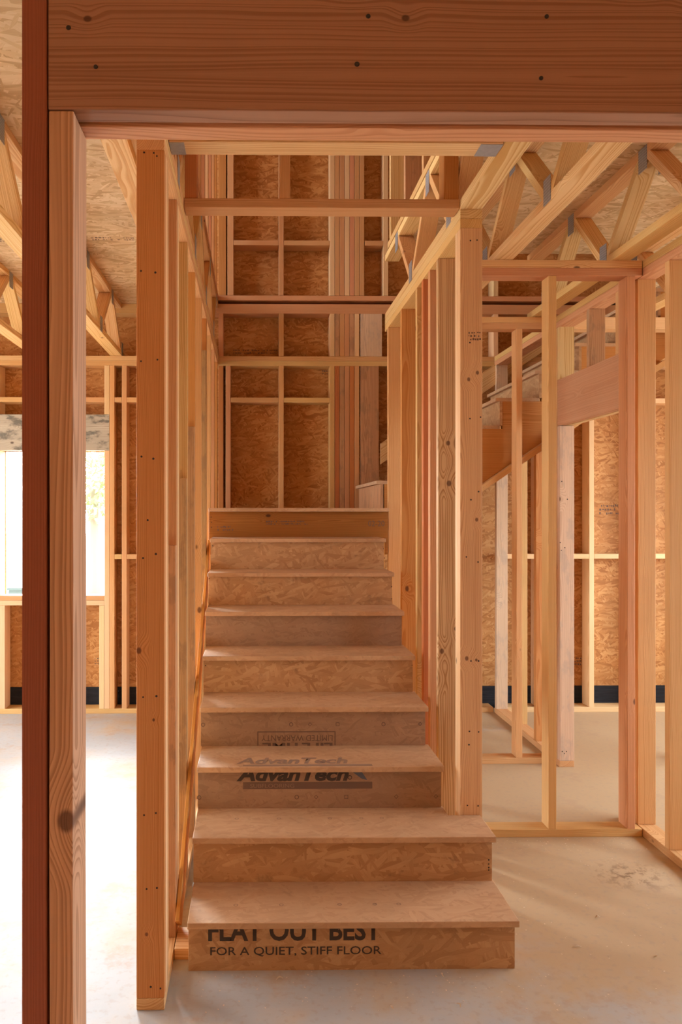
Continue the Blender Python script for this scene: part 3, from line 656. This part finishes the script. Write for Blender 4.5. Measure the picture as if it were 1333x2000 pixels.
for x0, x1, z0, lab in ((WX0, -1.571, 2.41, 'flat block above the window header, left of its middle'), (-1.531, WX1, 2.41, 'flat block above the window header, right of its middle'),
                    (WX1+2*T+.002, -1.031, 2.41, 'high block between the window king stud and the knotty stud'), (-0.991, -0.621, 2.41, 'high block just left of the triple post'),
                    (WX1+2*T+.002, -1.031, 1.195, 'low block between the window king stud and the knotty stud'), (-0.991, -0.621, 1.195, 'low block just left of the triple post')):
    bw('blocking', x0, x1, z0, z0+T, TAN, lab, 'block', gb, 'X')
# wall behind the landing, first storey
gd = 'studs of the wall behind the landing'
bw('stud', -0.226, -0.188, 1.586, 2.694, PINK, 'pinkish stud right of the dark slot behind the landing', 'stud', gd)
bw('stud', 0.187, 0.225, 1.586, 2.694, TAN, 'middle stud between the two sheathing panels behind the landing', 'stud', gd)
pk = [TAN, RED, STAIN, PINK, RED, TAN]
pn = ['first', 'second', 'third', 'fourth', 'fifth', 'sixth']
for k in range(6):
    bw('stud', 0.584+k*.0385, 0.584+k*.0385+.0362, 1.586, 2.694, pk[k], '%s stud from the left in the tight stack behind the landing' % pn[k], 'stud', gd)
bw('wide_board', 0.822, 0.965, 1.586, 2.694, STAIN, 'wide brown board right of the stacked studs behind the landing', 'board', None, y1=YB+.03)
bw('blocking', -0.187, 0.186, 2.41, 2.448, PINK, 'block left of the middle stud behind the landing', 'block', gb, 'X')
bw('blocking', 0.226, 0.583, 2.41, 2.448, TAN, 'block right of the middle stud behind the landing', 'block', gb, 'X')
for x0 in (-0.20, 0.60): bw('stud', x0, x0+T, 0.04, 1.28, TAN, 'low stud hidden under the landing', 'stud', 'studs under the landing')
bw('floor_plate', -0.370, 1.86, 0, T, TAN, 'floor plate hidden under the landing', 'plate', 'floor plates', 'X')
bw('stud', -0.282, -0.244, 1.586, 2.694, RED, 'dark red corner stud at the left end of the wall behind the landing', 'stud', gd)
bw('stud', -0.282, -0.222, 3.241, 5.58, RED, 'reddish upper storey corner stud left of the far wall over the stairwell', 'stud', 'upper storey studs of the far wall')
# joist zone
gj = 'short studs of the floor zone behind the landing'
for x0, m, lab in ((-0.282, PINK, 'short pale stud at the left end of the band above the landing wall plate'), (0.187, PINK, 'short middle stud in the band above the landing wall plate')):
    bw('cripple_stud', x0, x0+T, 2.77, 3.10, m, lab, 'stud', gj)
for k in range(6):
    bw('cripple_stud', 0.584+k*.0385, 0.584+k*.0385+.0362, 2.77, 3.10, [PALE, STAIN, PINK, PINK, STAIN, PALE][k], '%s short stud from the left in the lit stack between the two plates' % pn[k], 'stud', gj)
bw('wide_board', 0.822, 0.99, 2.77, 3.10, BLUED, 'wide pale board right of the lit short stack between the plates', 'board', None, y1=YB+.03)
for x0, m in ((1.30, PALE), (1.86, PALE)):
    bw('cripple_stud', x0, x0+T, 2.77, 3.10, m, 'short pale stud of the far wall above the upper flight, %s' % ('left one' if x0 < 1.5 else 'right one'), 'stud', gj)
bw('rim_plate', -0.370, 4.6, 3.10, 3.174, PINK, 'pinkish band board crossing the far wall at second floor level', 'plate', None, 'X')
bw('rim_plate', -4.6, -0.375, 3.10, 3.174, TAN, 'tan band board of the far wall above the window side', 'plate', None, 'X')
bw('floor_plate', -0.370, 4.6, 3.202, 3.24, PINK, 'upper storey floor plate on the far wall above the band board', 'plate', None, 'X')
# second storey of the back wall
gu = 'upper storey studs of the far wall'
TOP2 = 5.58
bw('stud', -0.212, -0.165, 3.241, TOP2, PINK, 'upper storey stud at the left of the far wall over the stairwell', 'stud', gu)
bw('stud', 0.187, 0.225, 3.241, TOP2, PINK, 'upper storey middle stud of the far wall over the stairwell', 'stud', gu)
for k in range(7):
    bw('stud', 0.584+k*.0385, 0.584+k*.0385+.0362, 3.241, TOP2, [PALE, PINK, PINK, PALE, PINK, PINK, PINK][k], '%s stud from the left in the upper storey stack over the stairwell' % (pn+['seventh'])[k], 'stud', gu)
bw('stud', 1.0, 1.038, 3.241, TOP2, PALE, 'upper storey stud right of the dark sheathing gap over the stairwell', 'stud', gu)
bw('stud', 1.42, 1.458, 3.241, TOP2, PALE, 'upper storey stud of the far wall above the upper flight', 'stud', gu)
bw('stud', 1.86, 1.898, 3.241, TOP2, PALE, 'second upper storey stud of the far wall above the upper flight', 'stud', gu)
bw('top_plate', -0.37, 4.6, TOP2+.001, 5.655, TAN, 'highest plate of the far wall under the roof boards', 'plate', None, 'X')
for x0, x1, lab in ((-0.164, 0.186, 'upper storey block left of the middle stud over the stairwell'), (0.226, 0.583, 'upper storey block right of the middle stud over the stairwell'), (0.855, 0.999, 'short upper storey block right of the stud stack')):
    bw('blocking', x0, x1, 3.63, 3.668, PINK, lab, 'block', gb, 'X')
# right room far wall
gq = 'studs of the right room far wall'
for x0, lab in ((2.20, 'far wall stud of the right room hidden behind the trimmer'), (2.61, 'sunlit far wall stud of the right room seen through the partition door'), (3.02, 'far wall stud of the right room behind the corner posts'), (3.43, 'far wall stud of the right room outside the right edge')):
    bw('stud', x0, x0+T, T, 2.694, PALE, lab, 'stud', gq)
xs = [1.96, 2.20, 2.61, 3.02, 3.43]
for k in range(4):
    a = xs[k]+(T if k else 0)
    for z0, nm in ((1.195, 'waist high'), (2.41, 'high')):
        bw('blocking', a+.001, xs[k+1]-.001, z0, z0+T, PALE, '%s block in the %s bay from the left of the right room far wall' % (nm, ['first', 'second', 'third', 'fourth'][k]), 'block', gb, 'X')

# ------------------------------------------------------------ upper storey side walls
board('floor_plate', (LX0, 3.0, 3.202), (LX1, YB-.004, 3.24), 'Y', PINK, label='upper storey floor plate over the left stair wall', cat='plate')
ys = [3.30, 3.62, 3.95, 4.25, 4.58, 4.90, 5.25, 5.60]
for k, y0 in enumerate(ys):
    board('stud', (LX0, y0, 3.241), (LX1, y0+T, TOP2), 'Z', [PINK, PALE, PINK, PINK, PALE, PINK, PINK, RED][k],
          label='upper storey stud over the left stair wall, %s from our side' % (['first']+ords)[k], cat='stud', group='upper storey studs over the left stair wall')
board('top_plate', (LX0, 3.0, TOP2+.001), (LX1, YB-.004, 5.655), 'Y', TAN, label='highest plate over the left upper storey wall', cat='plate')
for k, (x0, y0, m) in enumerate(((0.825, 5.25, PALE), (0.825, 4.85, PINK), (0.93, 4.20, STAIN), (0.93, 3.8, RED))):
    y0_ = y0
for y0, m, lab in ((4.60, YEL, 'yellow upper storey stud at the right of the stairwell, beyond the truss'), (4.15, STAIN, 'brown upper storey stud at the right of the stairwell'), (3.7, PINK, 'pink upper storey stud at the right of the stairwell, nearest us')):
    board('stud', (RX0+.01, y0, 3.241), (RX1+.01, y0+T, TOP2), 'Z', m, label=lab, cat='stud', group='upper storey studs right of the stairwell')
board('floor_plate', (RX0+.01, 3.3, 3.202), (RX1+.01, 4.70, 3.24), 'Y', TAN, label='upper storey floor plate right of the stairwell', cat='plate')
board('top_plate', (RX0+.01, 3.3, TOP2+.001), (RX1+.01, 4.70, 5.655), 'Y', TAN, label='highest plate right of the stairwell', cat='plate')

# ------------------------------------------------------------ floor trusses
gt = 'open web floor trusses'
def plate_on(parent, x, y0, y1, z0, z1):
    board('connector_plate', (x, y0, z0), (x+0.0015, y1, z1), 'Z', STEEL, parent=parent, bevel=0)
def truss(x0, y0, y1, jb, pitch, label, m, zb=TOP, mweb=None):
    x1 = x0+W4-.001; t = empty('floor_truss', (x0+W4/2, y0, zb), label, 'truss', gt)
    board('bottom_chord', (x0, y0, zb), (x1, y1, zb+T), 'Y', m, parent=t)
    board('top_chord', (x0, y0, DECK-T-.001), (x1, y1, DECK-.001), 'Y', m, parent=t)
    zB, zT = zb+T, DECK-T-.001
    # joints alternate bottom, top every half pitch
    k0 = math.ceil((y0+0.04-jb)/(pitch/2)); k = k0
    nodes = []
    while jb+k*pitch/2 < y1-0.04:
        nodes.append((jb+k*pitch/2, k % 2 == 0)); k += 1
    wd = 0.050
    for i in range(len(nodes)-1):
        (ya, ba), (yb_, bb) = nodes[i], nodes[i+1]
        s = 0.006
        yb0 = ya if ba else yb_; yt0 = yb_ if ba else ya; dr = 1 if yt0 > yb0 else -1
        # bottom foot and top foot, both wd wide, on their own side of the joint
        f = sorted((yb0+dr*s, yb0+dr*(s+wd))); g = sorted((yt0-dr*s, yt0-dr*(s+wd)))
        prism('web', [(x0+.001, f[0], zB), (x0+.001, f[1], zB), (x0+.001, g[1], zT), (x0+.001, g[0], zT)], (W4-.004, 0, 0), mweb or m,
              zdir=(0, (g[0]-f[0]), zT-zB), xdir=(1, 0, 0), parent=t)
    for (y, isb) in nodes:
        for xx in (x0-.0016, x1+.0001):
            z_ = (zb+.002, zb+.105) if isb else (DECK-.108, DECK-.004)
            plate_on(t, xx, y-.036, y+.036, *z_)
    return t
YEND = YO-.01
truss(-0.371, 1.26, YEND, 3.60, .80, 'floor truss resting on the left stair wall plates', TAN)
truss(-0.503, 1.26, YEND, 3.10, .80, 'pale floor truss just left of the triple post', YEL)
truss(-1.12, 1.26, YEND, 5.08, .80, 'floor truss over the left room, between the window and the triple post', YEL)
truss(-1.73, 1.26, YEND, 5.50, .80, 'floor truss over the left room, above the window', YEL)
truss(-2.34, 1.26, YEND, 5.10, .80, 'floor truss over the left room, cut by the left picture edge', YEL)
ta = truss(0.8205, 1.26, YR1, 3.18, .78, 'floor truss resting on the right stair wall, beside the stairwell', YEL, mweb=TAN)
tb = truss(1.15, 1.26, YR1, 2.95, .80, 'broad knotty floor truss, first to the right of the stairwell truss', YEL, mweb=TAN)
tcx = truss(1.72, 1.26, YR1, 3.70, .76, 'floor truss along the right partition top', TAN, mweb=YEL)
truss(2.33, 1.26, YR1, 3.4, .80, 'floor truss over the room beyond the right partition', YEL)
truss(2.94, 1.26, YR1, 3.1, .80, 'second floor truss over the room beyond the right partition', YEL)
board('hanger_strap', (1.34, 4.60, 2.78), (1.343, 4.655, 3.0), 'Z', STEEL, label='shiny steel hanger strap above the farther right cross wall', cat='hanger', bevel=0)
# bearing wall left of the triple post for truss ends near us
# cross members of the stairwell
cb = empty('cross_beam', (0.27, 2.51, TOP), 'yellow flat cross member right behind the header, metal plates at its ends', 'beam')
board('beam_board', (-0.281, 2.468, TOP), (0.8185, 2.557, TOP+T), 'X', YEL, parent=cb)
for x0, x1 in ((-0.281, -0.232), (0.745, 0.8185)):
    boxes('end_plate', [((x0, 2.472, TOP-.002), (x1, 2.553, TOP-.0003))], STEEL, parent=cb)
cb2 = board('cross_beam', (-0.281, 3.0, TOP+.001), (0.8185, 3.089, TOP+T), 'X', PINK, label='pinkish flat cross member spanning the stairwell between both wall tops', cat='beam', wob=0.001)
for x0, x1, m, lab in ((-0.279, -0.232, RED, 'reddish short stud standing on the left end of the pink stairwell cross member'), (0.10, 0.141, TAN, 'tan short stud standing on the middle of the pink stairwell cross member'),
                       (0.756, 0.816, RED, 'dark red short stud standing on the right end of the pink stairwell cross member')):
    board('cripple_stud', (x0, 3.005, TOP+T+.001), (x1, 3.085, DECK-T-.002), 'Z', m, label=lab, cat='stud', group='short studs on the stairwell cross member')
board('top_member', (-0.281, 3.0, DECK-T-.001), (0.8185, 3.089, DECK-.001), 'X', TAN, label='upper flat member above the short studs across the stairwell', cat='beam')

# ------------------------------------------------------------ debris on the slab
CHIP = plain('wood_chip', (0.72, 0.56, 0.38), 0.8)
def chip_mesh(n, region, seed, smin, smax):
    rnd = random.Random(seed); bm = bmesh.new()
    for _ in range(n):
        x = rnd.uniform(region[0], region[1]); y = rnd.uniform(region[2], region[3])
        s = rnd.uniform(smin, smax); a = rnd.uniform(0, 6.28); w = s*rnd.uniform(.3, .7); h = s*.25
        ca, sa = math.cos(a), math.sin(a)
        P = [bm.verts.new((x+ca*u*s-sa*v*w, y+sa*u*s+ca*v*w, z)) for z in (0.0004, h) for u, v in ((-1, -1), (1, -.8), (.9, 1), (-.8, .7))]
        for f in ((3, 2, 1, 0), (4, 5, 6, 7), (0, 1, 5, 4), (1, 2, 6, 5), (2, 3, 7, 6), (3, 0, 4, 7)): bm.faces.new([P[k] for k in f])
    me = bpy.data.meshes.new('sawdust'); bm.to_mesh(me); bm.free(); return me
for rg, n, sd, lab in (((-0.2, 1.0, 2.35, 2.56), 90, 1, 'scattered sawdust crumbs on the slab in front of the bottom step'), ((0.95, 1.82, 3.45, 3.595), 120, 2, 'sawdust crumbs along the near right cross wall plate'),
                  ((0.95, 1.7, 2.2, 3.4), 90, 3, 'loose sawdust specks on the slab right of the steps')):
    o = link('sawdust', chip_mesh(n, rg, sd, .0012, .0035), CHIP); tag(o, lab, 'sawdust', None, 'stuff')
for k, (a, b_) in enumerate(((1168, 1797), (868, 1912), (1140, 1855), (1287, 1872), (892, 1965), (540, 1915), (770, 1975))):
    Y = H*1473/(b_-1000); X = pxX(a, Y)
    bm = bmesh.new(); n = 9; L = 0.018+0.004*(k % 3); prev = None
    for i in range(n):
        t = i/(n-1); ang = t*2.4+k
        c = (L*t*math.cos(.4*t), .006*math.sin(t*3), .0025+.004*math.sin(t*math.pi))
        q = (bm.verts.new((c[0], c[1]-.0035*(1-abs(t-.5)), c[2])), bm.verts.new((c[0], c[1]+.0035*(1-abs(t-.5)), c[2]+.0008)))
        if prev: bm.faces.new((prev[0], prev[1], q[1], q[0]))
        prev = q
    bmesh.ops.solidify(bm, geom=bm.faces[:], thickness=0.0007)
    me = bpy.data.meshes.new('wood_shaving'); bm.to_mesh(me); bm.free()
    o = link('wood_shaving', me, CHIP, None, Matrix.Translation((X, Y, 0.0)) @ Matrix.Rotation(k*1.3, 4, 'Z'))
    tag(o, 'small pale wood shaving lying on the concrete slab', 'wood shaving', 'wood shavings on the slab')

# ------------------------------------------------------------ outdoors through the window
LEAF = plain('foliage', (0.22, 0.40, 0.10), 0.7)
BARK = plain('bark', (0.16, 0.11, 0.08), 0.9)
tree = empty('tree', (-3.4, 16, -0.16), 'pale green tree outside the bright window', 'tree')
bm = bmesh.new(); bmesh.ops.create_cone(bm, cap_ends=True, segments=12, radius1=.16, radius2=.08, depth=2.2)
me = bpy.data.meshes.new('trunk'); bm.to_mesh(me); bm.free(); link('trunk', me, BARK, tree, Matrix.Translation((-3.4, 16, 0.94)))
rnd = random.Random(5); bm = bmesh.new()
for _ in range(2600):
    a = rnd.uniform(0, 6.28); ph = math.acos(rnd.uniform(-1, 1)); r = rnd.uniform(.35, 1)**.5
    c = Vector((1.1*r*math.sin(ph)*math.cos(a), 1.1*r*math.sin(ph)*math.sin(a), 1.2*r*math.cos(ph)))
    c += Vector((rnd.uniform(-.15, .15),)*3)
    u = Vector((rnd.uniform(-1, 1), rnd.uniform(-1, 1), rnd.uniform(-1, 1))).normalized(); v = u.orthogonal().normalized()
    bm.faces.new([bm.verts.new(c+p) for p in (u*.08, v*.035, -u*.08, -v*.035)])
me = bpy.data.meshes.new('foliage'); bm.to_mesh(me); bm.free(); link('foliage', me, LEAF, tree, Matrix.Translation((-3.4, 16, 2.6)))
BIN = plain('dark_plastic', (0.03, 0.05, 0.045), 0.5)
ub = empty('utility_box', (-3.72, 11.9, -0.16), 'dark green utility box outside, at the lower left of the window', 'utility box')
boxes('body', [((-3.84, 11.8, -0.16), (-3.6, 12.05, 0.34))], BIN, parent=ub)
boxes('lid', [((-3.86, 11.78, 0.34), (-3.58, 12.07, 0.38))], BIN, parent=ub)
